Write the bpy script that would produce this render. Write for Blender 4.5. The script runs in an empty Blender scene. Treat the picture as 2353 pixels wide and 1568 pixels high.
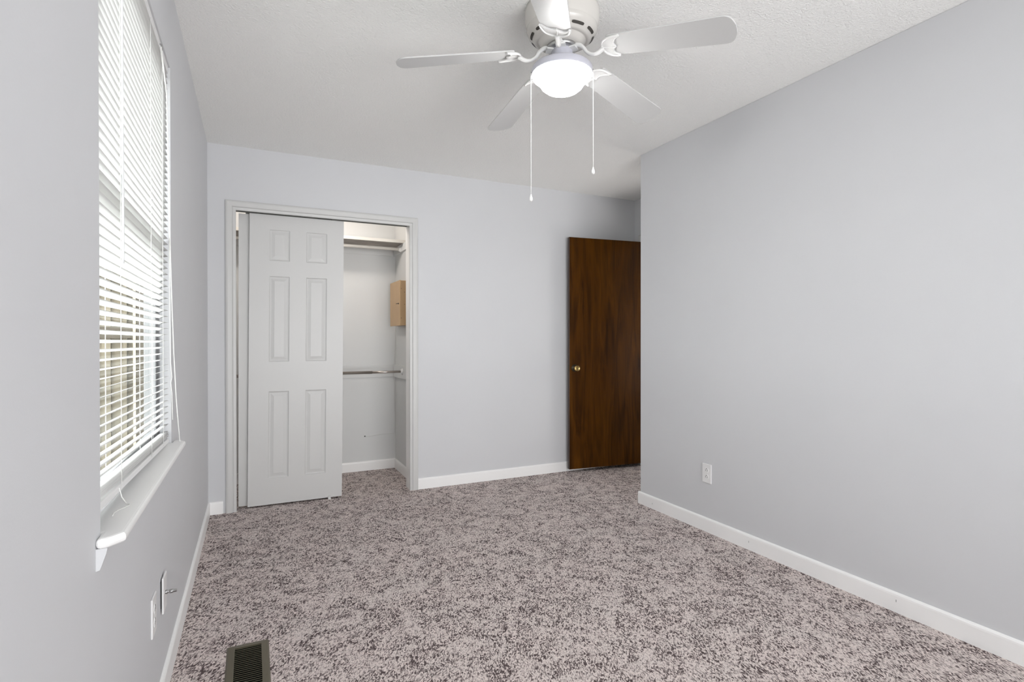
import bpy, bmesh, math, random
from mathutils import Vector, Matrix
random.seed(7)
S = bpy.context.scene
COL = S.collection

# ------------------------------------------------------------------ camera
CH = 1.1554
YAW, PITCH, ROLL = 0.4472, -0.0043, -0.0007
cd = bpy.data.cameras.new('camera')
cd.sensor_width = 36.0
cd.lens = 1242.87 / 2353 * 36.0
cd.clip_start = 0.05
cam = bpy.data.objects.new('camera', cd)
COL.objects.link(cam)
F = Vector((math.sin(YAW) * math.cos(PITCH), math.cos(YAW) * math.cos(PITCH), math.sin(PITCH)))
R0 = Vector((math.cos(YAW), -math.sin(YAW), 0))
U0 = R0.cross(F)
R = R0 * math.cos(ROLL) + U0 * math.sin(ROLL)
U = -R0 * math.sin(ROLL) + U0 * math.cos(ROLL)
cam.matrix_world = Matrix(((R.x, U.x, -F.x, 0), (R.y, U.y, -F.y, 0), (R.z, U.z, -F.z, CH), (0, 0, 0, 1)))
S.camera = cam

# ------------------------------------------------------------------ view, world, lights
S.view_settings.view_transform = 'Standard'
S.view_settings.look = 'None'
S.view_settings.gamma = 1
S.view_settings.use_curve_mapping = False
S.view_settings.exposure = 0.05
S.cycles.use_denoising = True
S.cycles.max_bounces = 14
S.cycles.diffuse_bounces = 8
S.cycles.transmission_bounces = 10
S.cycles.sample_clamp_indirect = 6

W = bpy.data.worlds.new('sky')
S.world = W
W.use_nodes = True
wn = W.node_tree
wn.nodes.clear()
wo = wn.nodes.new('ShaderNodeOutputWorld')
wb = wn.nodes.new('ShaderNodeBackground')
wt = wn.nodes.new('ShaderNodeTexCoord')
ws = wn.nodes.new('ShaderNodeSeparateXYZ')
wr = wn.nodes.new('ShaderNodeValToRGB')
wr.color_ramp.elements[0].position = 0.0
wr.color_ramp.elements[0].color = (0.90, 0.90, 0.90, 1)
wr.color_ramp.elements[1].position = 0.7
wr.color_ramp.elements[1].color = (0.88, 0.90, 0.92, 1)
wn.links.new(wt.outputs['Generated'], ws.inputs[0])
wn.links.new(ws.outputs['Z'], wr.inputs[0])
wn.links.new(wr.outputs[0], wb.inputs[0])
wb.inputs[1].default_value = 9.5
wn.links.new(wb.outputs[0], wo.inputs[0])


def area(name, loc, rot, sx, sy, power, col=(1, 1, 1)):
    l = bpy.data.lights.new(name, 'AREA')
    l.shape = 'RECTANGLE'
    l.size, l.size_y, l.energy, l.color = sx, sy, power, col
    o = bpy.data.objects.new(name, l)
    o.location = loc
    o.rotation_euler = rot
    COL.objects.link(o)
    return o


P90 = math.pi / 2
# added soft fill light behind the camera, out of view
rl = area('rear_fill_light', (1.15, -1.70, 1.30), (math.radians(97), 0, 0), 2.4, 2.0, 68, (0.985, 0.99, 1.0))
rl.data.spread = math.radians(112)
# added unseen fill under the rear ceiling, imitating bounced flash
area('ceiling_fill_light', (1.1, -0.75, 2.42), (math.radians(18), 0, 0), 2.2, 1.3, 10, (1.0, 0.995, 0.985))
# bulb inside the closet
bl = bpy.data.lights.new('closet_bulb_light', 'POINT')
bl.energy, bl.color, bl.shadow_soft_size = 11.5, (1.0, 0.91, 0.82), 0.04
blo = bpy.data.objects.new('closet_bulb_light', bl)
blo.location = (0.36, 4.22, 2.11)
COL.objects.link(blo)
# added unseen fill light low in the hall, brightening the alcove
area('hall_fill_light', (3.95, 3.12, 0.95), (math.radians(-25), math.radians(115), 0), 0.7, 0.7, 12, (1.0, 0.98, 0.95))


# ------------------------------------------------------------------ helpers
class MB:
    """collects geometry for ONE mesh object"""

    def __init__(s):
        s.v, s.f, s.m, s.s = [], [], [], []

    def face(s, idx, mi=0, smooth=False):
        s.f.append(tuple(idx)); s.m.append(mi); s.s.append(smooth)

    def box(s, x0, y0, z0, x1, y1, z1, mi=0, M=None):
        b = len(s.v)
        for z in (z0, z1):
            for x, y in ((x0, y0), (x1, y0), (x1, y1), (x0, y1)):
                p = Vector((x, y, z))
                s.v.append(M @ p if M else p)
        for q in ((3, 2, 1, 0), (4, 5, 6, 7), (0, 1, 5, 4), (1, 2, 6, 5), (2, 3, 7, 6), (3, 0, 4, 7)):
            s.face([b + i for i in q], mi)
        return s

    def lathe(s, prof, c=(0, 0, 0), n=48, mi=0, M=None, smooth=True):
        b = len(s.v)
        c = Vector(c)
        rows = []
        for r, z in prof:
            if r < 1e-6:
                p = Vector((0, 0, z)); p = (M @ p if M else p) + c
                s.v.append(p); rows.append([len(s.v) - 1])
            else:
                row = []
                for k in range(n):
                    a = 2 * math.pi * k / n
                    p = Vector((r * math.cos(a), r * math.sin(a), z)); p = (M @ p if M else p) + c
                    s.v.append(p); row.append(len(s.v) - 1)
                rows.append(row)
        for A, B in zip(rows, rows[1:]):
            for k in range(n):
                k2 = (k + 1) % n
                if len(A) == 1 and len(B) == 1: continue
                if len(A) == 1: s.face((A[0], B[k], B[k2]), mi, smooth)
                elif len(B) == 1: s.face((A[k2], A[k], B[0]), mi, smooth)
                else: s.face((A[k2], A[k], B[k], B[k2]), mi, smooth)
        return s

    def tube(s, pts, rad, n=8, mi=0, cap=True):
        pts = [Vector(p) for p in pts]
        rs = rad if isinstance(rad, (list, tuple)) else [rad] * len(pts)
        prev = None; rows = []
        for i, p in enumerate(pts):
            t = (pts[min(i + 1, len(pts) - 1)] - pts[max(i - 1, 0)]).normalized()
            if prev is None:
                a = Vector((0, 0, 1)) if abs(t.z) < .9 else Vector((1, 0, 0))
                u = t.cross(a).normalized()
            else:
                u = (prev - t * prev.dot(t)).normalized()
            prev = u; w = t.cross(u)
            row = []
            for k in range(n):
                a = 2 * math.pi * k / n
                s.v.append(p + (u * math.cos(a) + w * math.sin(a)) * rs[i]); row.append(len(s.v) - 1)
            rows.append(row)
        for A, B in zip(rows, rows[1:]):
            for k in range(n):
                s.face((A[k], A[(k + 1) % n], B[(k + 1) % n], B[k]), mi, True)
        if cap:
            s.face(rows[0][::-1], mi); s.face(rows[-1], mi)
        return s

    def prism(s, poly, z0, z1, mi=0, M=None):
        """poly: list of (x,y); extruded z0..z1"""
        b = len(s.v); n = len(poly)
        for z in (z0, z1):
            for x, y in poly:
                p = Vector((x, y, z)); s.v.append(M @ p if M else p)
        s.face([b + i for i in range(n)][::-1], mi)
        s.face([b + n + i for i in range(n)], mi)
        for i in range(n):
            j = (i + 1) % n
            s.face((b + i, b + j, b + n + j, b + n + i), mi)
        return s

    def sweep(s, sections, mi=0, closed=True, smooth=False, cap=True):
        """sections: list of equally long point lists"""
        rows = []
        for sec in sections:
            row = []
            for p in sec:
                s.v.append(Vector(p)); row.append(len(s.v) - 1)
            rows.append(row)
        n = len(rows[0])
        for A, B in zip(rows, rows[1:]):
            for k in range(n if closed else n - 1):
                k2 = (k + 1) % n
                s.face((A[k], A[k2], B[k2], B[k]), mi, smooth)
        if cap and closed:
            s.face(rows[0][::-1], mi); s.face(rows[-1], mi)
        return s

    def build(s, name, mats, parent=None, bevel=0, smooth_angle=None):
        me = bpy.data.meshes.new(name)
        me.from_pydata([tuple(p) for p in s.v], [], s.f)
        if not isinstance(mats, (list, tuple)): mats = [mats]
        for m in mats: me.materials.append(m)
        me.polygons.foreach_set('material_index', s.m)
        me.polygons.foreach_set('use_smooth', s.s)
        bm = bmesh.new(); bm.from_mesh(me)
        bmesh.ops.recalc_face_normals(bm, faces=bm.faces)
        bm.to_mesh(me); bm.free()
        o = bpy.data.objects.new(name, me)
        COL.objects.link(o)
        if parent:
            o.parent = parent
            o.matrix_parent_inverse = Matrix.Translation(-Vector(parent.location))
        if bevel:
            md = o.modifiers.new('bevel', 'BEVEL'); md.width = bevel; md.segments = 3
            md.limit_method = 'ANGLE'; md.angle_limit = math.radians(40)
        return o


def tag(o, label=None, cat=None, group=None, kind=None):
    if label: o['label'] = label
    if cat: o['category'] = cat
    if group: o['group'] = group
    if kind: o['kind'] = kind
    return o


def empty(name, loc, label=None, cat=None, group=None, kind=None):
    o = bpy.data.objects.new(name, None)
    o.location = loc; o.empty_display_size = .05
    COL.objects.link(o)
    return tag(o, label, cat, group, kind)


def srgb(r, g, b):
    f = lambda c: (c / 255 / 12.92) if c / 255 <= .04045 else ((c / 255 + .055) / 1.055) ** 2.4
    return (f(r), f(g), f(b), 1)


def base_mat(name, col, rough=.5, metal=0, spec=.5):
    m = bpy.data.materials.new(name); m.use_nodes = True
    b = m.node_tree.nodes['Principled BSDF']
    b.inputs['Base Color'].default_value = col
    b.inputs['Roughness'].default_value = rough
    b.inputs['Metallic'].default_value = metal
    b.inputs['Specular IOR Level'].default_value = spec
    return m


def N(m, t): return m.node_tree.nodes.new(t)
def L(m, a, b): m.node_tree.links.new(a, b)
def bsdf(m): return m.node_tree.nodes['Principled BSDF']


def add_bump(m, scale, strength, dist=.002, detail=3, kind='noise'):
    tc = N(m, 'ShaderNodeTexCoord')
    if kind == 'noise':
        n = N(m, 'ShaderNodeTexNoise'); n.inputs['Detail'].default_value = detail
    else:
        n = N(m, 'ShaderNodeTexVoronoi')
    n.inputs['Scale'].default_value = scale
    bp = N(m, 'ShaderNodeBump'); bp.inputs['Strength'].default_value = strength
    bp.inputs['Distance'].default_value = dist
    L(m, tc.outputs['Object'], n.inputs['Vector']); L(m, n.outputs[0], bp.inputs['Height'])
    L(m, bp.outputs[0], bsdf(m).inputs['Normal'])
    return m


def mottle(m, c1, c2, scale, detail=3):
    tc = N(m, 'ShaderNodeTexCoord'); n = N(m, 'ShaderNodeTexNoise')
    n.inputs['Scale'].default_value = scale; n.inputs['Detail'].default_value = detail
    r = N(m, 'ShaderNodeValToRGB')
    r.color_ramp.elements[0].position = .35; r.color_ramp.elements[0].color = c1
    r.color_ramp.elements[1].position = .65; r.color_ramp.elements[1].color = c2
    L(m, tc.outputs['Object'], n.inputs['Vector']); L(m, n.outputs[0], r.inputs[0])
    L(m, r.outputs[0], bsdf(m).inputs['Base Color'])
    return m


# ------------------------------------------------------------------ materials
m_wall = add_bump(base_mat('wall_paint', (.60, .60, .615, 1), .55, spec=.3), 220, .12, .0012)
mottle(m_wall, (.612, .619, .637, 1), (.626, .633, .650, 1), 1.7)
m_closet = add_bump(base_mat('closet_wall_paint', (.68, .69, .69, 1), .6, spec=.3), 120, .15, .0015)
m_ceil = base_mat('ceiling_texture', (.90, .90, .884, 1), .85, spec=.15)
tc = N(m_ceil, 'ShaderNodeTexCoord')
n1 = N(m_ceil, 'ShaderNodeTexNoise'); n1.inputs['Scale'].default_value = 115; n1.inputs['Detail'].default_value = 4
n1.inputs['Distortion'].default_value = .6
n2 = N(m_ceil, 'ShaderNodeTexNoise'); n2.inputs['Scale'].default_value = 26; n2.inputs['Detail'].default_value = 2
mx = N(m_ceil, 'ShaderNodeMath'); mx.operation = 'MULTIPLY_ADD'; mx.inputs[1].default_value = .5
bp = N(m_ceil, 'ShaderNodeBump'); bp.inputs['Strength'].default_value = .8; bp.inputs['Distance'].default_value = .006
for n in (n1, n2): L(m_ceil, tc.outputs['Object'], n.inputs['Vector'])
L(m_ceil, n2.outputs[0], mx.inputs[0]); L(m_ceil, n1.outputs[0], mx.inputs[2])
L(m_ceil, mx.outputs[0], bp.inputs['Height']); L(m_ceil, bp.outputs[0], bsdf(m_ceil).inputs['Normal'])

m_trim = add_bump(base_mat('trim_paint', (.90, .90, .895, 1), .35), 60, .06, .001)
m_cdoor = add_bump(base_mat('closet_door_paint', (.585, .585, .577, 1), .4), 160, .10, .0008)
m_fan = base_mat('fan_white_enamel', (.72, .72, .71, 1), .28)
m_fanring = base_mat('fan_housing_enamel', (.60, .58, .55, 1), .25)
m_blade = base_mat('fan_blade_white', (.55, .55, .545, 1), .38)
m_slot = base_mat('vent_slot_dark', (.05, .045, .04, 1), .7)
m_plate = base_mat('white_plastic', (.80, .80, .80, 1), .3)
m_dark = base_mat('dark_slot', (.04, .04, .04, 1), .6)
m_grey = base_mat('grey_metal_track', (.16, .16, .15, 1), .45, .6)
m_nickel = base_mat('brushed_nickel', (.55, .50, .46, 1), .3, 1)
m_steel = base_mat('zinc_connector', (.42, .42, .42, 1), .3, 1)
m_brass = base_mat('aged_brass', (.52, .36, .14, 1), .22, 1)
m_darkbrass = base_mat('dark_bronze', (.06, .05, .035, 1), .3, .9)
m_tan = mottle(base_mat('tan_enamel', (.55, .37, .2, 1), .5), (.50, .335, .18, 1), (.54, .37, .205, 1), 5)
m_rodwhite = base_mat('painted_rod', (.72, .69, .64, 1), .4)
m_cable = base_mat('cable_white', (.60, .60, .59, 1), .5)
m_register = add_bump(base_mat('olive_brown_metal', (.115, .100, .066, 1), .45, .15), 300, .1, .0005)
m_regslat = base_mat('register_louver', (.12, .112, .075, 1), .5, .1)
m_black = base_mat('duct_black', (.004, .004, .003, 1), .9)
m_vinyl = base_mat('window_vinyl', (.20, .20, .205, 1), .35)
m_cord = base_mat('cord_white', (.80, .80, .78, 1), .6)

m_wand = base_mat('clear_plastic_wand', (.78, .79, .80, 1), .12)
# shelf underside: raw streaked board
m_shelf = base_mat('raw_board', (.42, .38, .34, 1), .7)
tc = N(m_shelf, 'ShaderNodeTexCoord'); mp = N(m_shelf, 'ShaderNodeMapping'); mp.inputs['Scale'].default_value = (4, 60, 60)
nz = N(m_shelf, 'ShaderNodeTexNoise'); nz.inputs['Scale'].default_value = 1.5; nz.inputs['Detail'].default_value = 5
cr = N(m_shelf, 'ShaderNodeValToRGB')
cr.color_ramp.elements[0].position = .35; cr.color_ramp.elements[0].color = (.20, .175, .15, 1)
cr.color_ramp.elements[1].position = .65; cr.color_ramp.elements[1].color = (.55, .51, .47, 1)
L(m_shelf, tc.outputs['Object'], mp.inputs[0]); L(m_shelf, mp.outputs[0], nz.inputs['Vector'])
L(m_shelf, nz.outputs[0], cr.inputs[0]); L(m_shelf, cr.outputs[0], bsdf(m_shelf).inputs['Base Color'])

# slats: thin translucent white vinyl
m_slat = base_mat('blind_vinyl', (.86, .86, .86, 1), .4)
tl = N(m_slat, 'ShaderNodeBsdfTranslucent'); tl.inputs[0].default_value = (.90, .90, .89, 1)
mxs = N(m_slat, 'ShaderNodeMixShader'); mxs.inputs[0].default_value = .54
L(m_slat, bsdf(m_slat).outputs[0], mxs.inputs[1]); L(m_slat, tl.outputs[0], mxs.inputs[2])
L(m_slat, mxs.outputs[0], m_slat.node_tree.nodes['Material Output'].inputs[0])

# glass (thin)
m_glass = bpy.data.materials.new('window_glass'); m_glass.use_nodes = True
nt = m_glass.node_tree; nt.nodes.clear()
o_ = nt.nodes.new('ShaderNodeOutputMaterial'); g_ = nt.nodes.new('ShaderNodeBsdfGlossy'); t_ = nt.nodes.new('ShaderNodeBsdfTransparent')
x_ = nt.nodes.new('ShaderNodeMixShader'); x_.inputs[0].default_value = .06; g_.inputs['Roughness'].default_value = .02
t_.inputs[0].default_value = (.95, .97, .96, 1)
nt.links.new(t_.outputs[0], x_.inputs[1]); nt.links.new(g_.outputs[0], x_.inputs[2]); nt.links.new(x_.outputs[0], o_.inputs[0])

# lit frosted glass bowl
m_bowl = base_mat('lit_frosted_glass', (.9, .9, .9, 1), .3)
bsdf(m_bowl).inputs['Emission Color'].default_value = (1, .985, .97, 1)
bsdf(m_bowl).inputs['Emission Strength'].default_value = 40

# stained wood door
m_wood = base_mat('stained_wood', (.06, .02, .006, 1), .32)
b = bsdf(m_wood); b.inputs['Coat Weight'].default_value = .05; b.inputs['Coat Roughness'].default_value = .2; b.inputs['Specular IOR Level'].default_value = .12
tc = N(m_wood, 'ShaderNodeTexCoord'); mp = N(m_wood, 'ShaderNodeMapping'); mp.inputs['Scale'].default_value = (9, 9, .9)
nz = N(m_wood, 'ShaderNodeTexNoise'); nz.inputs['Scale'].default_value = 1.6; nz.inputs['Detail'].default_value = 6; nz.inputs['Distortion'].default_value = 1.2
mp2 = N(m_wood, 'ShaderNodeMapping'); mp2.inputs['Scale'].default_value = (160, 160, 5)
nf = N(m_wood, 'ShaderNodeTexNoise'); nf.inputs['Scale'].default_value = 1; nf.inputs['Detail'].default_value = 3
ad = N(m_wood, 'ShaderNodeMath'); ad.operation = 'MULTIPLY_ADD'; ad.inputs[1].default_value = .28
cr = N(m_wood, 'ShaderNodeValToRGB')
cr.color_ramp.elements[0].position = .46; cr.color_ramp.elements[0].color = (.028, .0090, .0006, 1)
cr.color_ramp.elements[1].position = .86; cr.color_ramp.elements[1].color = (.088, .031, .0016, 1)
e = cr.color_ramp.elements.new(.64); e.color = (.058, .0195, .0010, 1)
for mm in (mp, mp2): L(m_wood, tc.outputs['Object'], mm.inputs[0])
L(m_wood, mp.outputs[0], nz.inputs['Vector']); L(m_wood, mp2.outputs[0], nf.inputs['Vector'])
L(m_wood, nf.outputs[0], ad.inputs[0]); L(m_wood, nz.outputs[0], ad.inputs[2])
L(m_wood, ad.outputs[0], cr.inputs[0]); L(m_wood, cr.outputs[0], b.inputs['Base Color'])
m_woodedge = base_mat('wood_door_edge', (.055, .035, .028, 1), .45)

# carpet
m_carpet = base_mat('speckled_carpet', (.4, .35, .34, 1), .95, spec=.05)
nt = m_carpet.node_tree
tc = N(m_carpet, 'ShaderNodeTexCoord')
def noise(scale, detail=2, dist=0.0, vec=None):
    n = N(m_carpet, 'ShaderNodeTexNoise'); n.inputs['Scale'].default_value = scale
    n.inputs['Detail'].default_value = detail; n.inputs['Distortion'].default_value = dist
    L(m_carpet, vec or tc.outputs['Object'], n.inputs['Vector']); return n
# tufts: elongated cells leaning along one direction
mp = N(m_carpet, 'ShaderNodeMapping'); mp.inputs['Scale'].default_value = (300, 112, 150)
wob = noise(9, 2); 
wv = N(m_carpet, 'ShaderNodeVectorMath'); wv.operation = 'SCALE'; wv.inputs['Scale'].default_value = .035
L(m_carpet, wob.outputs['Color'], wv.inputs[0])
wa = N(m_carpet, 'ShaderNodeVectorMath'); wa.operation = 'ADD'
L(m_carpet, tc.outputs['Object'], wa.inputs[0]); L(m_carpet, wv.outputs[0], wa.inputs[1])
vr = N(m_carpet, 'ShaderNodeVectorRotate'); vr.rotation_type = 'Z_AXIS'; vr.inputs['Angle'].default_value = math.radians(26)
L(m_carpet, wa.outputs[0], vr.inputs['Vector']); L(m_carpet, vr.outputs[0], mp.inputs[0])
vor = N(m_carpet, 'ShaderNodeTexVoronoi'); vor.inputs['Scale'].default_value = 1
L(m_carpet, mp.outputs[0], vor.inputs['Vector'])
sep = N(m_carpet, 'ShaderNodeSeparateColor'); L(m_carpet, vor.outputs['Color'], sep.inputs[0])
# swirls that gather the dark yarns
sw = noise(6.5, 4, 2.2); sw2 = noise(19, 3, 1.6)
swm = N(m_carpet, 'ShaderNodeMath'); swm.operation = 'MULTIPLY_ADD'; swm.inputs[1].default_value = .6
L(m_carpet, sw2.outputs[0], swm.inputs[0]); L(m_carpet, sw.outputs[0], swm.inputs[2])
prob = N(m_carpet, 'ShaderNodeMapRange'); prob.inputs['From Min'].default_value = .66; prob.inputs['From Max'].default_value = .94
prob.inputs['To Min'].default_value = .20; prob.inputs['To Max'].default_value = .60
L(m_carpet, swm.outputs[0], prob.inputs['Value'])
sub = N(m_carpet, 'ShaderNodeMath'); sub.operation = 'SUBTRACT'
L(m_carpet, sep.outputs[0], sub.inputs[0]); L(m_carpet, prob.outputs[0], sub.inputs[1])
sharp = N(m_carpet, 'ShaderNodeMapRange'); sharp.inputs['From Min'].default_value = -.30; sharp.inputs['From Max'].default_value = .22
L(m_carpet, sub.outputs[0], sharp.inputs['Value'])
ramp = N(m_carpet, 'ShaderNodeValToRGB')
ramp.color_ramp.elements[0].position = 0; ramp.color_ramp.elements[0].color = (.115, .090, .092, 1)
ramp.color_ramp.elements[1].position = 1; ramp.color_ramp.elements[1].color = (.82, .745, .722, 1)
e = ramp.color_ramp.elements.new(.5); e.color = (.48, .42, .408, 1)
L(m_carpet, sharp.outputs[0], ramp.inputs[0])
# gaps between tufts
gap = N(m_carpet, 'ShaderNodeMapRange'); gap.inputs['From Min'].default_value = .25; gap.inputs['From Max'].default_value = .75
gap.inputs['To Min'].default_value = 1.0; gap.inputs['To Max'].default_value = .7
L(m_carpet, vor.outputs['Distance'], gap.inputs['Value'])
mul = N(m_carpet, 'ShaderNodeMix'); mul.data_type = 'RGBA'; mul.blend_type = 'MULTIPLY'; mul.inputs['Factor'].default_value = 1
L(m_carpet, ramp.outputs[0], mul.inputs['A']); L(m_carpet, gap.outputs[0], mul.inputs['B'])
# a few yarns greenish or bluish
tint = N(m_carpet, 'ShaderNodeValToRGB')
tint.color_ramp.elements[0].position = .42; tint.color_ramp.elements[0].color = (1.0, .97, .96, 1)
tint.color_ramp.elements[1].position = .62; tint.color_ramp.elements[1].color = (.985, .97, .96, 1)
tn = noise(5, 3, .5); L(m_carpet, tn.outputs[0], tint.inputs[0])
mul2 = N(m_carpet, 'ShaderNodeMix'); mul2.data_type = 'RGBA'; mul2.blend_type = 'MULTIPLY'; mul2.inputs['Factor'].default_value = 1
L(m_carpet, mul.outputs['Result'], mul2.inputs['A']); L(m_carpet, tint.outputs[0], mul2.inputs['B'])
L(m_carpet, mul2.outputs['Result'], bsdf(m_carpet).inputs['Base Color'])
inv = N(m_carpet, 'ShaderNodeMath'); inv.operation = 'SUBTRACT'; inv.inputs[0].default_value = 1
L(m_carpet, vor.outputs['Distance'], inv.inputs[1])
bp = N(m_carpet, 'ShaderNodeBump'); bp.inputs['Strength'].default_value = .6; bp.inputs['Distance'].default_value = .004
L(m_carpet, inv.outputs[0], bp.inputs['Height']); L(m_carpet, bp.outputs[0], bsdf(m_carpet).inputs['Normal'])

# outdoors
m_siding = base_mat('tan_siding', (.42, .38, .30, 1), .7)
mottle(m_siding, (.070, .058, .038, 1), (.15, .125, .085, 1), 5)
m_post = base_mat('brown_post', (.055, .043, .028, 1), .7)
m_cream = base_mat('cream_trim', (.36, .31, .23, 1), .6)
m_grass = mottle(base_mat('grass', (.1, .12, .05, 1), .95), (.03, .033, .015, 1), (.06, .057, .033, 1), 8, 5)
m_hallwall = base_mat('hall_paint', (.55, .54, .52, 1), .7)

# ------------------------------------------------------------------ room shell
XL, XR, YB, YC, XA, H = -.265, 2.452, 4.052, 3.03, 3.21, 2.44
YR = -1.75
T = .12
WY0, WY1, WZ0, WZ1 = 1.28, 2.288, .782, 2.13
CX0, CX1, CZ = -.105, 1.084, 2.032      # closet opening
CLX0, CLX1, CLY = XL, 1.155, 4.83       # closet inside


def struct(name, mb, m, bevel=0):
    o = mb.build(name, m, bevel=bevel)
    o['kind'] = 'structure'
    return o


struct('floor', MB().box(XL - T, YR - T, -.06, 4.6, CLY + T, 0), m_carpet)
struct('ceiling', MB().box(XL - T, YR - T, H, 4.6, CLY + T, H + .1), m_ceil)
w = MB()
WT = .082
w.box(XL - WT, YR - T, 0, XL, WY0, H)
w.box(XL - WT, WY1, 0, XL, CLY + T, H)
w.box(XL - WT, WY0, 0, XL, WY1, WZ0 - .020)
w.box(XL - WT, WY0, WZ1, XL, WY1, H)
struct('wall_left', w, m_wall)
w = MB()
w.box(XL, YB, 0, CX0, YB + .115, H)
w.box(CX0, YB, CZ, CX1, YB + .115, H)
w.box(CX1, YB, 0, XA, YB + .115, H)
struct('wall_back', w, m_wall)
struct('wall_right', MB().box(XR, YR, 0, XR + .11, YC, H), m_wall, .004)
struct('wall_partition', MB().box(XR + .11, YC - .11, 0, XA, YC, H), m_wall)
w = MB()
DY0, DY1, DZ = 3.13, 3.925, 2.05
w.box(XA, YC - .11, 0, XA + .115, DY0, H)
w.box(XA, DY1, 0, XA + .115, YB + .115, H)
w.box(XA, DY0, DZ, XA + .115, DY1, H)
struct('wall_doorway', w, m_wall)
struct('wall_rear', MB().box(XL, YR - T, 0, XR + .11, YR, H), m_wall)
w = MB()
w.box(XA + .115, 2.2, 0, 4.45, 2.3, H); w.box(4.35, 2.3, 0, 4.45, 4.7, H); w.box(XA + .115, 4.7, 0, 4.45, 4.8, H)
struct('wall_hall', w, m_hallwall)
struct('wall_closet_back', MB().box(CLX0, CLY, 0, CLX1 + .1, CLY + .1, H), m_closet)
struct('wall_closet_side', MB().box(CLX1, YB + .115, 0, CLX1 + .1, CLY, H), m_closet)


# baseboards
def base_profile(t=.012, h=.083):
    return [(0, 0), (t, 0), (t, h - .014), (t * .92, h - .007), (t * .66, h - .002), (t * .25, h), (0, h)]


def baseboard(name, p0, p1, nrm, mb=None):
    own = mb is None
    mb = mb or MB()
    secs = []
    for p in (p0, p1):
        secs.append([(p[0] + nrm[0] * d, p[1] + nrm[1] * d, z) for d, z in base_profile()])
    mb.sweep(secs)
    if own: return struct(name, mb, m_trim)
    return mb


baseboard('baseboard_left', (XL, YR), (XL, YB), (1, 0))
baseboard('baseboard_back', (XL, YB), (-.178, YB), (0, -1))
baseboard('baseboard_back_right', (1.1405, YB), (XA, YB), (0, -1))
mb = baseboard('', (XR, YR), (XR, YC + .012), (-1, 0), MB())
for py_, pz in ((2.89, .036), (2.10, .045), (1.35, .05)):
    mb.box(XR - .0126, py_ - .0012, pz - .005, XR - .0119, py_ + .0012, pz + .005, 1)
o = struct('baseboard_right', mb, [m_trim, base_mat('nail_mark', (.3, .3, .3, 1), .7)])
baseboard('baseboard_partition', (XR - .002, YC), (XA, YC), (0, 1))
baseboard('baseboard_closet', (CLX0, CLY), (CLX1, CLY), (0, -1))
baseboard('baseboard_closet_side', (CLX1, YB + .115), (CLX1, CLY), (-1, 0))
baseboard('baseboard_rear', (XL, YR), (XR, YR), (0, 1))

# casings
CAS = [(0, 0), (0, .008), (.004, .011), (.018, .0125), (.020, .0105), (.022, .0145), (.025, .0165), (.030, .0165),
       (.050, .018), (.058, .0165), (.064, .012), (.064, 0)]


def casing(name, f, a0, a1, zt):
    """f(u_along, z, depth) -> world; legs at a0 and a1, head at zt"""
    secs = [[f(a0 - u, 0, d) for u, d in CAS], [f(a0 - u, zt + u, d) for u, d in CAS],
            [f(a1 + u, zt + u, d) for u, d in CAS], [f(a1 + u, 0, d) for u, d in CAS]]
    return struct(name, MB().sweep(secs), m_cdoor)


casing('trim_1', lambda a, z, d: (a, YB - d, z), -.098, 1.077, 2.013)
casing('trim_2', lambda a, z, d: (XA - d, a, z), DY0 + .006, DY1 - .006, DZ - .01)
# closet jamb lining
j = MB()
j.box(CX0, YB - .001, 0, CX0 + .004, YB + .1155, CZ); j.box(CX1 - .004, YB - .001, 0, CX1, YB + .1155, CZ)
j.box(CX0, YB - .001, CZ - .001, CX1, YB + .1155, CZ + .003)
struct('trim_3', j, m_trim)
j = MB()
j.box(XA - .001, DY0, 0, XA + .116, DY0 + .012, DZ); j.box(XA - .001, DY1 - .012, 0, XA + .116, DY1, DZ)
j.box(XA - .001, DY0, DZ - .012, XA + .116, DY1, DZ)
struct('trim_4', j, m_trim)

# ------------------------------------------------------------------ sliding closet doors
PANELS = [(.125, .255, 1.683, 1.897), (.363, .503, 1.683, 1.897), (.125, .255, .985, 1.576), (.363, .503, .985, 1.576),
          (.125, .255, .180, .780), (.363, .503, .180, .780)]


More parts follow.
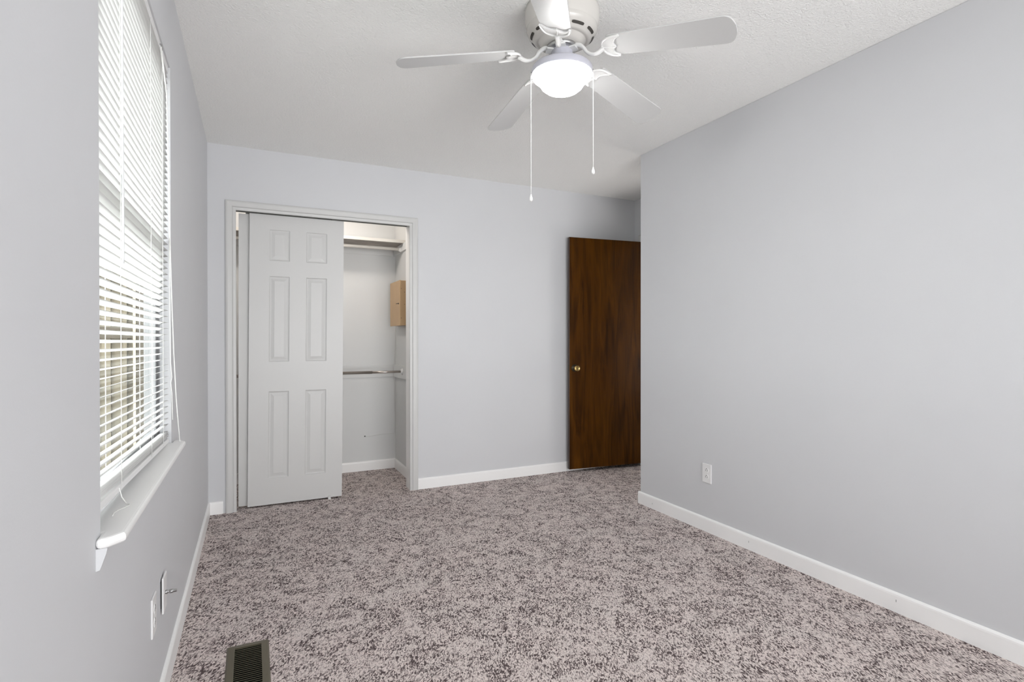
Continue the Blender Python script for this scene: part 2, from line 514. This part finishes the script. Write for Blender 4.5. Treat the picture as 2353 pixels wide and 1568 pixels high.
def six_panel(name, x0, yf, z0, wd, ht, parent=None):
    """front face at yf (facing -y) with sunk, raised-field panels"""
    mb = MB()
    xs = sorted({0, wd} | {p[0] for p in PANELS} | {p[1] for p in PANELS})
    zs = sorted({0, ht} | {p[2] for p in PANELS} | {p[3] for p in PANELS})
    for i in range(len(xs) - 1):
        for k in range(len(zs) - 1):
            a0, a1, b0, b1 = xs[i], xs[i + 1], zs[k], zs[k + 1]
            rect = (a0, a1, b0, b1)
            hit = any(abs(a0 - p[0]) < 1e-6 and abs(a1 - p[1]) < 1e-6 and b0 >= p[2] - 1e-6 and b1 <= p[3] + 1e-6 for p in PANELS)
            if not hit:
                q = [(a0, 0, b0), (a1, 0, b0), (a1, 0, b1), (a0, 0, b1)]
                b = len(mb.v); mb.v += [Vector((x0 + x, yf + y, z0 + z)) for x, y, z in q]
                mb.face((b, b + 1, b + 2, b + 3))
    for a0, a1, b0, b1 in PANELS:
        rings = [(0, 0), (.004, .0045), (.010, .0065), (.014, .0065), (.034, .0022), (.036, .0022)]
        rows = []
        for ins, dep in rings:
            b = len(mb.v)
            mb.v += [Vector((x0 + x, yf + dep, z0 + z)) for x, z in
                     ((a0 + ins, b0 + ins), (a1 - ins, b0 + ins), (a1 - ins, b1 - ins), (a0 + ins, b1 - ins))]
            rows.append([b, b + 1, b + 2, b + 3])
        for A, B in zip(rows, rows[1:]):
            for k in range(4): mb.face((A[k], A[(k + 1) % 4], B[(k + 1) % 4], B[k]))
        mb.face(rows[-1])
    # sides and back
    x1, z1, yb = x0 + wd, z0 + ht, yf + .032
    b = len(mb.v)
    mb.v += [Vector(p) for p in ((x0, yf, z0), (x1, yf, z0), (x1, yf, z1), (x0, yf, z1), (x0, yb, z0), (x1, yb, z0), (x1, yb, z1), (x0, yb, z1))]
    for q in ((0, 1, 5, 4), (1, 2, 6, 5), (2, 3, 7, 6), (3, 0, 4, 7), (4, 5, 6, 7)): mb.face([b + i for i in q])
    return mb


def sliding(name, x0, yf, label, tilt):
    t = empty(name, (x0, yf, .012), label, 'door', kind='structure')
    mb = six_panel(name, x0, yf, .012, .617, 1.998)
    # a very slightly crooked hang, as the pair shows
    c = Vector((x0, yf, 2.01))
    for v in mb.v:
        v.x += (v.z - 2.01) * tilt
    mb.build('door_panel', m_cdoor, t)
    for hx in (.055, .55):
        h_ = MB()
        h_.box(x0 + hx - .012, yf + .010, 1.99, x0 + hx + .012, yf + .022, 2.022)
        h_.build('roller_hanger', m_grey, t)
    return t


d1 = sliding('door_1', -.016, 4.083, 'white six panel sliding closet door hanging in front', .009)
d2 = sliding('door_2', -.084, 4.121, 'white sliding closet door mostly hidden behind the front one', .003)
MB().box(.487, 4.070, 0, .505, 4.083, .022).build('floor_guide', m_cable, d1)
tr = MB()
tr.box(-.10, 4.060, 2.019, 1.079, 4.063, 2.032)
tr.box(-.10, 4.060, 2.029, 1.079, 4.150, 2.032)
tr.box(-.10, 4.1165, 2.020, 1.079, 4.1185, 2.032)
tr.box(-.10, 4.1485, 2.024, 1.079, 4.150, 2.032)
o = tr.build('closet_door_track', m_grey)
tag(o, 'grey metal sliding door track under the closet header', 'door track')

# ------------------------------------------------------------------ open brown door
A_ = Vector((2.452, 3.972, 0)); B_ = Vector((3.197, 3.893, 0))
ux = (B_ - A_).normalized(); uy = Vector((-ux.y, ux.x, 0))
Md = Matrix(((ux.x, uy.x, 0, A_.x), (ux.y, uy.y, 0, A_.y), (0, 0, 1, .030), (0, 0, 0, 1)))
dw = (B_ - A_).length
d3 = empty('door_3', (B_.x, B_.y, .03), 'dark brown wooden flush door standing open against the back wall', 'door', kind='structure')
mb = MB().box(0, 0, 0, dw, .035, 1.998, 0, Md)
mb.m[5] = 1                                        # leading edge face
mb.build('door_panel', [m_wood, m_woodedge], d3, bevel=.0015)
KX, KZ = .048, .872
for s_, yy in ((-1, 0), (1, .035)):
    Mk = Md @ Matrix.Translation((KX, yy, KZ)) @ Matrix.Rotation(-s_ * P90, 4, 'X')
    # local z of the lathe points away from the door face
    kb = MB().lathe([(0, 0), (.031, 0), (.031, .003), (.027, .007), (.016, .009), (.013, .012), (0, .012)], n=28, M=Mk.to_3x3(), c=Mk.translation)
    rs = kb.build('door_rosette', m_darkbrass, d3)
    if s_ < 0:
        pf = [(0, .010), (.010, .010), (.0105, .026), (.016, .032), (.0235, .038), (.0265, .046), (.0265, .052), (.024, .058), (.0225, .0605), (.020, .0585), (.014, .0565), (0, .056)]
    else:
        pf = [(0, .010), (.010, .010), (.0105, .020), (.020, .026), (.024, .032), (.022, .040), (0, .042)]
    MB().lathe(pf, n=28, M=Mk.to_3x3(), c=Mk.translation).build('door_knob', m_brass, d3)
MB().box(-.0012, .006, KZ - .028, .001, .029, KZ + .028, 0, Md).build('latch_plate', m_darkbrass, d3)
for hz in (.18, 1.0, 1.80):
    hm = MB()
    hp = Md @ Vector((dw + .004, -.004, hz))
    hm.tube([hp - Vector((0, 0, .045)), hp + Vector((0, 0, .045))], .0055, 10)
    hm.box(dw - .001, .000, hz - .045, dw + .001, .030, hz + .045, 0, Md)
    hm.build('hinge', m_darkbrass, d3)

# ------------------------------------------------------------------ closet fittings
o = MB().box(CLX0, 4.485, 1.956, CLX1, CLY, 1.975)
sh = empty('closet_shelf', (.45, 4.66, 1.968), 'long closet shelf with cream front edge and streaky raw underside', 'shelf')
o.build('shelf_board', m_shelf, sh)
MB().box(CLX0, 4.466, 1.955, CLX1, 4.485, 1.980).build('edge_strip', m_rodwhite, sh, bevel=.002)
rd = empty('closet_rod', (.45, 4.512, 1.94), 'off white upper hanging rod under the closet shelf', 'closet rod')
MB().tube([(CLX0 + .004, 4.550, 1.915), (CLX1 - .004, 4.550, 1.915)], .0135, 16).build('rod_tube', m_rodwhite, rd)
Mx = Matrix.Rotation(-P90, 3, 'Y')
MB().lathe([(0, 0), (.026, 0), (.026, .004), (.019, .006), (.018, .02), (.015, .02), (0, .02)], c=(CLX1 - .0185, 4.550, 1.915), n=24, M=Mx).build('rod_socket', m_plate, rd)
rd = empty('closet_rod', (.45, 4.50, .88), 'nickel telescoping lower hanging rod at waist height in the closet', 'closet rod')
MB().tube([(CLX0 + .004, 4.50, .879), (.885, 4.50, .879)], .0118, 16).build('outer_tube', m_nickel, rd)
MB().tube([(.88, 4.50, .879), (CLX1 - .03, 4.50, .879)], .0098, 16).build('inner_tube', m_nickel, rd)
MB().lathe([(0, 0), (.027, 0), (.027, .004), (.020, .006), (.018, .018), (.014, .018), (0, .012)], c=(CLX1 - .0185, 4.50, .879), n=24, M=Mx).build('rod_flange', m_plate, rd)
for i, (zc0, zc1) in enumerate(((1.893, 1.956), (.816, .925))):
    c_ = MB()
    c_.box(CLX1 - .0185, YB + .13, zc0, CLX1, CLY, zc1)
    c_.box(CLX0, CLY - .008, zc0, CLX1 - .0185, CLY, zc1) if i == 0 else c_.box(CLX0, CLY - .006, zc0, CLX1 - .0185, CLY, zc1)
    struct('trim_%d' % (5 + i), c_, m_closet, bevel=.0015)

# tan box on closet side wall
bx = empty('wall_box', (CLX1, 4.53, 1.264), 'tan metal utility box mounted high on the closet side wall', 'box')
MB().box(1.088, 4.365, 1.266, CLX1, 4.698, 1.632).build('box_body', m_tan, bx, bevel=.004)
MB().box(1.080, 4.359, 1.263, 1.089, 4.703, 1.635).build('box_cover', m_tan, bx, bevel=.005)
lt = MB().box(1.0788, 4.42, 1.444, 1.0802, 4.48, 1.449); lt.lathe([(0, 0), (.006, 0), (.006, .003), (0, .004)], c=(1.080, 4.40, 1.444), n=12, M=Mx)
lt.build('latch', m_dark, bx)
for (sx_, sz_) in ((1.094, 1.565), (1.094, 1.325), (1.120, 1.537), (1.120, 1.437)):
    MB().lathe([(0, 0), (.0028, 0), (.0022, .002), (0, .0022)], c=(sx_, 4.3652, sz_), n=10, M=Matrix.Rotation(P90, 3, 'X')).build('screw', m_dark, bx)

# cable running down the corner to a hole
cb = empty('cable', (.888, CLY, .296), 'thin cable down the closet corner to a hole in the back wall', 'cable')
pts = [(1.149, 4.76, 1.268), (1.149, 4.80, 1.20), (1.150, 4.822, 1.0), (1.138, 4.805, .93), (1.130, 4.803, .82), (1.147, 4.822, .76), (1.146, 4.825, .60), (1.150, 4.825, .42), (1.149, 4.825, .315), (1.140, 4.827, .306), (1.02, 4.827, .309),
       (.96, 4.827, .300), (.90, 4.827, .296), (.888, 4.829, .299)]
MB().tube(pts, .0016, 6).build('cable_run', m_cable, cb)
MB().lathe([(0, 0), (.006, 0), (.006, .0012), (0, .0014)], c=(.886, CLY, .300), n=12, M=Matrix.Rotation(P90, 3, 'X')).build('cable_hole', m_dark, cb)

# porcelain bulb holder on the closet ceiling
lb = empty('closet_lamp', (.36, 4.22, H), 'white pendant bulb holder hanging on a cord from the closet ceiling', 'lamp')
MB().lathe([(0, 0), (.055, 0), (.053, -.02), (.025, -.035), (0, -.036)], c=(.36, 4.22, H), n=24).build('ceiling_rose', m_plate, lb)
MB().tube([(.36, 4.22, H - .03), (.36, 4.22, 2.20)], .0035, 8).build('lamp_cord', m_cord, lb)
MB().lathe([(0, .05), (.014, .05), (.020, .035), (.020, 0), (0, 0)], c=(.36, 4.22, 2.155), n=20).build('lamp_holder', m_plate, lb)

# ------------------------------------------------------------------ window
win = empty('window_1', (XL - .1, (WY0 + WY1) / 2, WZ0), 'white framed sash window behind the blind', 'window', kind='structure')
FX = -.300
fr = MB()
fr.box(FX - .046, WY0, WZ0, FX, WY0 + .012, WZ1); fr.box(FX - .046, WY1 - .012, WZ0, FX, WY1, WZ1)
fr.box(FX - .046, WY0 + .012, WZ0, FX, WY1 - .012, WZ0 + .02); fr.box(FX - .046, WY0 + .012, WZ1 - .03, FX, WY1 - .012, WZ1)
fr.build('window_frame', m_vinyl, win, bevel=.002)
zm = 1.49


def sash(nm, x0, z0, z1):
    s_ = MB(); a, b_, tk, wd = WY0 + .0125, WY1 - .0125, .018, .034
    s_.box(x0 - tk, a, z0, x0, a + wd, z1); s_.box(x0 - tk, b_ - wd, z0, x0, b_, z1)
    s_.box(x0 - tk, a + wd, z0, x0, b_ - wd, z0 + wd); s_.box(x0 - tk, a + wd, z1 - wd, x0, b_ - wd, z1)
    so = s_.build(nm, m_vinyl, win, bevel=.002)
    gl = MB().box(x0 - .011, a + wd - .004, z0 + wd - .004, x0 - .008, b_ - wd + .004, z1 - wd + .004).build('pane', m_glass, so)
    return so


sash('lower_sash', FX - .005, WZ0 + .0205, zm + .018)
sash('upper_sash', FX - .0255, zm - .018, WZ1 - .0305)
# stool with clipped corners
sl = MB()
poly = [(FX, WY0 + .001), (XL, WY0 + .001), (XL, 1.238), (-.244, 1.240), (-.222, 1.268), (-.222, 2.303), (-.240, 2.338), (XL, 2.340), (XL, WY1 - .001), (FX, WY1 - .001)]
sl.prism(poly, WZ0 - .020, WZ0)
ws_ = sl.build('window_sill', base_mat('sill_gloss_paint', (.84, .84, .835, 1), .3), win, bevel=.008)
for yb_ in (1.252, 2.318):
    b_ = MB()
    prof = [(XL, WZ0 - .020), (-.247, WZ0 - .020), (-.249, WZ0 - .030), (-.256, WZ0 - .052), (-.259, WZ0 - .060), (XL, WZ0 - .062)]
    b_.sweep([[(x, yb_ - .007, z) for x, z in prof], [(x, yb_ + .007, z) for x, z in prof]])
    b_.build('sill_bracket', m_wall, win)

# ------------------------------------------------------------------ blind
bd = empty('window_blind', (-.283, (WY0 + WY1) / 2, WZ1), 'white horizontal mini blind lowered over the sash window with slats tilted open', 'window blind')
BY0, BY1 = 1.286, 2.274
XC = -.2835
MB().box(XC - .0135, BY0, WZ1 - .028, XC + .0135, BY1, WZ1 - .001).build('head_rail', m_plate, bd, bevel=.001)
sm = MB()
tilt = math.radians(16.5)
zs = []
z = WZ1 - .046


def skew(zc, y):          # the blind hangs a little crooked: its near end sits higher than its far end
    w_ = max(0.0, min(1.0, (1.20 - zc) / .36))
    return .033 * w_ * (BY1 - y) / (BY1 - BY0)


while z > .838:
    zs.append((z, tilt)); z -= .0213
for k in range(4):
    zs.append((.824 - k * .0052, math.radians(10 - 2 * k)))
ny = 12
for zc, tt in zs:
    jit = random.uniform(-.02, .02)
    secs = []
    for iy in range(ny + 1):
        y = BY0 + (BY1 - BY0) * iy / ny
        sag = -.0006 * math.sin(math.pi * ((iy / ny * 3) % 1))
        row = []
        for u in (-1, -.5, 0, .5, 1):
            dx = u * .0125; dz = .0016 * (1 - u * u)
            ct, st = math.cos(tt + jit), math.sin(tt + jit)
            row.append((XC + dx * ct - dz * st, y, zc + skew(zc, y) + sag + dx * st + dz * ct))
        secs.append(row)
    sm.sweep(secs, closed=False, smooth=True, cap=False)
slo = sm.build('slats', m_slat, bd)
md = slo.modifiers.new('thick', 'SOLIDIFY'); md.thickness = .0004
brm = MB().box(XC - .013, BY0, WZ0 + .002, XC + .013, BY1, WZ0 + .018)
for v in brm.v: v.z += skew(WZ0, v.y)
brm.build('bottom_rail', m_plate, bd, bevel=.003)
for yl in (1.49, 1.90, 2.13):
    lc = MB()
    for dx in (-.0145, .0145):
        lc.tube([(XC + dx, yl, WZ1 - .028), (XC + dx, yl, WZ0 + .012 + skew(WZ0, yl))], .0009, 5)
    lc.build('ladder_cord', m_cord, bd)
MB().tube([(-.252, 1.402, WZ1 - .02), (-.249, 1.400, 2.03), (-.247, 1.390, 1.6), (-.246, 1.386, 1.33), (-.246, 1.386, 1.315)], [.0015, .0023, .0023, .0028, .002], 6).build('tilt_wand', m_wand, bd)
MB().box(-.2700, 2.085, 2.103, -.2635, 2.101, 2.117).build('cord_lock', m_steel, bd)
c1 = [(-.264, 2.07, 2.10), (-.264, 2.19, 2.0), (-.262, 2.222, 1.731), (-.258, 2.214, 1.486), (-.252, 2.205, 1.274), (-.248, 2.212, 1.109), (-.246, 2.223, 1.032), (-.245, 2.245, .946), (-.243, 2.270, .873), (-.240, 2.292, .792), (-.238, 2.285, .785)]
MB().tube(c1, .0016, 6).build('pull_cord', m_cord, bd)
c2 = [(-.266, 2.06, 2.10), (-.266, 2.20, 2.0), (-.264, 2.227, 1.7), (-.262, 2.227, 1.489), (-.260, 2.216, 1.276), (-.257, 2.205, 1.079), (-.252, 2.196, 1.022), (-.256, 2.203, 1.003), (-.252, 2.196, .966), (-.251, 2.203, .875)]
MB().tube(c2, .0011, 6).build('pull_cord', m_cord, bd)
# loose cord tail at the bottom rail
tail = [(XC + .0135, 1.47, .822), (-.266, 1.474, .800), (-.258, 1.476, .7845), (-.250, 1.468, .7838), (-.249, 1.455, .7838), (-.256, 1.440, .7838), (-.264, 1.425, .7838), (-.268, 1.405, .7838), (-.266, 1.385, .7838)]
MB().tube(tail, .0011, 6).build('cord_tail', m_cord, bd)


# ------------------------------------------------------------------ outlets
def outlet(name, org, nrm, along, label):
    """origin at plate centre on the wall; nrm out of the wall, along = horizontal axis"""
    n_, a_ = Vector(nrm), Vector(along)
    M = Matrix(((a_.x, 0, n_.x, org[0]), (a_.y, 0, n_.y, org[1]), (0, 1, 0, org[2]), (0, 0, 0, 1)))
    t = empty(name, org, label, 'outlet')
    p = MB().box(-.035, -.057, 0, .035, .057, .0055, 0, M).build('cover_plate', m_plate, t, bevel=.0025)
    for s_ in (1, -1):
        r_ = MB(); cy = s_ * .0195
        pol = [(.0165 * math.cos(a), cy + max(-.0135, min(.0135, .0172 * math.sin(a)))) for a in [2 * math.pi * k / 28 for k in range(28)]]
        r_.prism(pol, .004, .0070, 0, M)
        r_.box(-.0075, cy - .006, .0071, -.0052, cy + .004, .0073, 1, M); r_.box(.0052, cy - .006, .0071, .0075, cy + .003, .0073, 1, M)
        r_.prism([(.0028 * math.cos(a), cy + .0085 + .0028 * math.sin(a)) for a in [2 * math.pi * k / 12 for k in range(12)]], .0071, .0073, 1, M)
        r_.build('receptacle', [m_plate, m_dark], t)
    MB().prism([(.003 * math.cos(a), .003 * math.sin(a)) for a in [2 * math.pi * k / 12 for k in range(12)]], .005, .0066, 0, M).build('screw', m_cable, t)
    return t


outlet('wall_outlet', (XR, 2.411, .348), (-1, 0, 0), (0, -1, 0), 'white duplex outlet low on the right wall')
outlet('wall_outlet', (XL, 1.872, .350), (1, 0, 0), (0, 1, 0), 'white duplex outlet on the left wall below the window, nearer plate')
cx = empty('coax_wall_plate', (XL, 2.050, .340), 'white coaxial cable plate with a metal connector, left wall beyond the outlet', 'wall plate')
MB().box(XL + .004, 2.015, .283, XL + .0095, 2.085, .397).build('cover_plate', m_plate, cx, bevel=.0025)
MB().box(XL, 2.022, .300, XL + .0045, 2.078, .383).build('mounting_bracket', m_dark, cx)
My = Matrix.Rotation(P90, 3, 'Y')
MB().lathe([(0, .006), (.0062, .006), (.0062, .016), (.0048, .0165), (.0048, .021), (.0062, .0215), (.0062, .030), (.005, .031), (.0045, .041), (0, .041)], c=(XL, 2.050, .340), n=16, M=My).build('connector', m_steel, cx)

# ------------------------------------------------------------------ floor register
rg = empty('floor_register', (-.018, 2.12, 0), 'olive brown metal floor register set in the carpet near the left wall', 'floor vent')
RX0, RX1, RY0, RY1 = -.089, .053, 1.935, 2.272
f_ = MB()
i0, i1, j0, j1 = -.062, .027, RY0 + .027, RY1 - .027
def ring(o0, o1, p0, p1, q0, q1, r0, r1, za, zb, zc):
    b = len(f_.v)
    for (x0, x1, y0, y1, z) in ((o0, o1, p0, p1, 0.0), (o0 + .006, o1 - .006, p0 + .006, p1 - .006, za), (q0, q1, r0, r1, zb), (q0, q1, r0, r1, zc)):
        f_.v += [Vector((x0, y0, z)), Vector((x1, y0, z)), Vector((x1, y1, z)), Vector((x0, y1, z))]
    for l_ in range(3):
        for k in range(4):
            f_.face((b + 4 * l_ + k, b + 4 * l_ + (k + 1) % 4, b + 4 * l_ + 4 + (k + 1) % 4, b + 4 * l_ + 4 + k))
ring(RX0, RX1, RY0, RY1, i0, i1, j0, j1, .0065, .008, .001)
f_.build('register_frame', m_register, rg)
MB().box(i0, j0, .0005, i1, j1, .0012).build('duct_opening', m_black, rg)
lv = MB(); nl = 23
for k in range(nl):
    y = j0 + (j1 - j0) * (k + .5) / nl
    lv.sweep([[(x, y - .0030, .0072), (x, y - .0018, .0078), (x, y + .0040, .0022), (x, y + .0030, .0016)] for x in (i0, i1)])
lv.build('louvers', m_regslat, rg)

# ------------------------------------------------------------------ ceiling fan
FXc, FYc = 1.095, 1.829
fan = empty('ceiling_fan', (FXc, FYc, H), 'white five blade flush mount ceiling fan with lit glass bowl', 'ceiling fan')
C3 = (FXc, FYc, H)
hs = MB()
hs.lathe([(0, 0), (.140, 0), (.1445, -.004), (.146, -.020), (.145, -.050), (.139, -.072), (.1375, -.076), (.139, -.079), (.134, -.090), (.124, -.104), (.108, -.118), (.098, -.123), (.094, -.121), (.090, -.124), (.080, -.136), (.066, -.141), (.050, -.142), (0, -.142)], c=C3, n=72)
for k in range(10):
    a0 = math.radians(36 * k + 5); a1 = a0 + math.radians(25)
    rows = []
    for ii in range(9):
        a = a0 + (a1 - a0) * ii / 8
        e_ = .18 if ii in (0, 8) else 0
        prs = []
        for t in (e_, 1 - e_):
            r = .1245 + (.1165 - .1245) * t; zz = -.1045 + (-.1118 + .1045) * t - .0008
            prs.append((FXc + r * math.cos(a), FYc + r * math.sin(a), H + zz))
        rows.append(prs)
    hs.sweep(rows, mi=1, closed=False, cap=False)
hs.build('motor_housing', [m_fanring, m_slot], fan)
fw = MB().lathe([(0, -.139), (.058, -.139), (.060, -.143), (.060, -.152), (.054, -.156), (.040, -.157), (0, -.157)], c=C3, n=40)
fw.build('flywheel', m_steel, fan)
ft = MB().lathe([(0, -.150), (.040, -.150), (.041, -.153), (.041, -.197), (.046, -.203), (.070, -.209), (.098, -.216), (.113, -.223), (.1185, -.230), (.1190, -.250), (.1175, -.253), (.112, -.253), (.112, -.245), (0, -.245)], c=C3, n=64)
ft.build('light_fitter', base_mat('fitter_enamel', (.50, .50, .56, 1), .35), fan)
vd = Vector((-FXc, -FYc, 0)).normalized()
a_s = math.atan2(vd.y, vd.x)
MB().lathe([(0, 0), (.0035, 0), (.0035, .003), (0, .004)], c=(FXc + .0365 * math.cos(a_s - .1), FYc + .0365 * math.sin(a_s - .1), H - .178), n=10, M=Matrix.Rotation(P90, 3, Vector((-vd.y, vd.x, 0)))).build('thumb_screw', m_fan, fan)
gb = MB().lathe([(.110, -.249), (.1165, -.252), (.1172, -.256), (.115, -.261), (.107, -.267), (.096, -.2705), (.0925, -.2725), (.0912, -.277), (.0885, -.286), (.080, -.299), (.065, -.311), (.045, -.320), (.022, -.3250), (0, -.3265)], c=C3, n=64)
gb.build('glass_bowl', m_bowl, fan)

PH = -.954
Rt = .64
ZR, ZT = -.188, -.249


def blade_frame(k):
    a = PH + k * 2 * math.pi / 5
    u = Vector((math.cos(a), math.sin(a), 0)); t = Vector((-math.sin(a), math.cos(a), 0))
    droop = math.atan2(ZT - ZR, Rt - .192)
    u3 = (u * math.cos(droop) + Vector((0, 0, math.sin(droop)))).normalized()
    pitch = math.radians(12)
    t3 = (t * math.cos(pitch) - Vector((0, 0, math.sin(pitch)))).normalized()
    n3 = u3.cross(t3).normalized()
    o3 = Vector(C3) + u * .192 + Vector((0, 0, ZR))
    M = Matrix(((u3.x, t3.x, n3.x, o3.x), (u3.y, t3.y, n3.y, o3.y), (u3.z, t3.z, n3.z, o3.z), (0, 0, 0, 1)))
    return M, u, t


LB = Rt - .192
out = []
def arc(cx_, cy_, r, a0, a1, n=7):
    return [(cx_ + r * math.cos(a0 + (a1 - a0) * i / n), cy_ + r * math.sin(a0 + (a1 - a0) * i / n)) for i in range(n + 1)]
wr_, wt_ = .054, .0665
out += arc(.012, -wr_ + .012, .012, math.pi, 1.5 * math.pi, 4)
out += arc(LB - .040, -wt_ + .034, .034, -P90, -.25, 6)
out += [(LB, -.02), (LB + .001, 0), (LB, .02)]
out += arc(LB - .040, wt_ - .034, .034, .25, P90, 6)
out += arc(.012, wr_ - .012, .012, P90, math.pi, 4)
for k in range(5):
    M, u, t = blade_frame(k)
    MB().prism(out, 0, .0055, 0, M).build('fan_blade', m_blade, fan, bevel=.0012)
    # blade bracket: curved arm + claw under the blade
    br = MB()
    c0 = Vector(C3)
    end = M @ Vector((-.020, 0, -.006))
    P = [c0 + u * .048 + Vector((0, 0, -.149)), c0 + u * .070 + Vector((0, 0, -.152)), c0 + u * .088 + Vector((0, 0, -.166)),
         c0 + u * .105 + Vector((0, 0, -.190)), c0 + u * .128 + Vector((0, 0, -.204)), c0 + u * .150 + Vector((0, 0, -.202)), end]
    # smooth
    def cr_(pts, n=5):
        res = []
        for i in range(len(pts) - 1):
            p0, p1, p2, p3 = pts[max(i - 1, 0)], pts[i], pts[i + 1], pts[min(i + 2, len(pts) - 1)]
            for q in range(n):
                s = q / n
                res.append(.5 * ((2 * p1) + (p2 - p0) * s + (2 * p0 - 5 * p1 + 4 * p2 - p3) * s * s + (3 * p1 - p0 - 3 * p2 + p3) * s ** 3))
        return res + [pts[-1]]
    pp = cr_(P)
    rr = [.0095 - .0025 * abs(math.sin(math.pi * i / len(pp))) for i in range(len(pp))]
    br.tube(pp, rr, 10)
    # mounting foot on the flywheel
    fm = Matrix(((u.x, t.x, 0, c0.x), (u.y, t.y, 0, c0.y), (0, 0, 1, c0.z), (0, 0, 0, 1)))
    br.box(.030, -.019, -.162, .062, .019, -.156, 0, fm)
    # claw plate outline
    tipA, tipB = (.030, .052), (.052, -.053)
    outer = [(-.026, 0), (-.024, .016), (-.014, .034), (.004, .046), (.030, .054)]
    inner = [(.033, .048), (.016, .036), (.012, .024), (.018, .010), (.028, .003), (.024, -.008), (.024, -.020), (.034, -.034), (.055, -.049)]
    outer2 = [(.050, -.056), (.022, -.052), (-.004, -.042), (-.020, -.022), (-.026, -.008)]
    poly = outer + inner + outer2
    br.prism(poly[::-1], -.0035, -.0002, 0, M)
    L2 = lambda pts, r: br.tube(cr_([M @ Vector((x, y, -.0045)) for x, y in pts], 4), r, 8)
    L2([(-.026, 0), (-.022, .020), (-.010, .038), (.008, .048), (.031, .052)], .0048)
    L2([(-.026, 0), (-.021, -.020), (-.004, -.040), (.022, -.050), (.053, -.0535)], .0048)
    L2([(-.024, 0), (0, .004), (.016, .006), (.026, .003)], .0030)
    L2([(.031, .050), (.016, .036), (.012, .024), (.018, .010), (.027, .003)], .0026)
    L2([(.027, .003), (.023, -.008), (.024, -.020), (.034, -.036), (.053, -.051)], .0026)
    br.build('blade_bracket', m_fan, fan)


def bead_chain(nm, x, y, z0, z1):
    mb = MB(); z = z0
    mb.tube([(x, y, z0), (x, y, z1)], .0005, 5)
    while z > z1:
        mb.lathe([(0, .0016), (.0011, .0011), (.0016, 0), (.0011, -.0011), (0, -.0016)], c=(x, y, z), n=6); z -= .0044
    ch = mb.build(nm, m_cord, fan)
    pm = MB().lathe([(0, 0), (.0022, -.001), (.0030, -.006), (.0058, -.014), (.0068, -.021), (.0055, -.026), (.0025, -.029), (0, -.0295)], c=(x, y, z1), n=16)
    po = pm.build('pendant', m_fan, ch)
    return ch


bead_chain('pull_chain', FXc - .858 * .1215, FYc + .514 * .1215, H - .236, 1.697 + .028)
bead_chain('pull_chain', FXc + .858 * .1215, FYc - .514 * .1215, H - .230, 1.797 + .028)
for s_ in (-1, 1):
    e0 = Vector((FXc + s_ * .858 * .113, FYc - s_ * .514 * .113, H - .236)); e1 = Vector((FXc + s_ * .858 * .1225, FYc - s_ * .514 * .1225, H - .236))
    MB().tube([e0, e1], .003, 8).build('chain_nipple', m_steel, fan)

# ------------------------------------------------------------------ outdoors
o = MB().box(-14, -6, -.5, XL - WT, 16, -.45).build('lawn', m_grass)
o['kind'] = 'structure'
sd = empty('shed', (-1.5, 4.6, -.45), 'tan ribbed shed wall outside the window seen through the blind', 'shed')
wm = MB().box(-3.0, 4.6, -.45, -.74, 4.75, 2.15)
wm.build('shed_wall', m_siding, sd)
rm = MB(); x = -2.95; i = 0
while x < -.72:
    wdt = .022 + .014 * ((i * 7) % 3); rm.box(x, 4.57, -.45, x + wdt, 4.6, 2.15); x += wdt + .035 + .012 * ((i * 5) % 4); i += 1
rm.build('siding_rib', m_siding, sd)
MB().box(-.752, 4.54, -.45, -.736, 4.58, 2.2).build('corner_trim', m_cream, sd)
MB().box(-.736, 4.55, -.45, -.560, 4.75, 2.2).build('corner_post', m_post, sd)
MB().box(-3.0, 4.555, 1.16, -.752, 4.575, 1.24).build('cross_rail', m_post, sd)

# invented window frame on the solid rear wall, added to dress the rear fill light
w2 = empty('added_window', (1.15, YR, .30), 'added wide white window frame behind the rear fill light, out of view', 'window', kind='structure')
fr = MB()
fr.box(-.10, YR, .25, -.05, YR + .03, 2.35); fr.box(2.35, YR, .25, 2.40, YR + .03, 2.35)
fr.box(-.05, YR, .25, 2.35, YR + .03, .30); fr.box(-.05, YR, 2.30, 2.35, YR + .03, 2.35); fr.box(1.13, YR, .30, 1.17, YR + .025, 2.30)
fr.build('window_frame', m_trim, w2, bevel=.003)
MB().box(-.05, YR + .002, .30, 2.35, YR + .006, 2.30).build('pane', m_glass, w2)
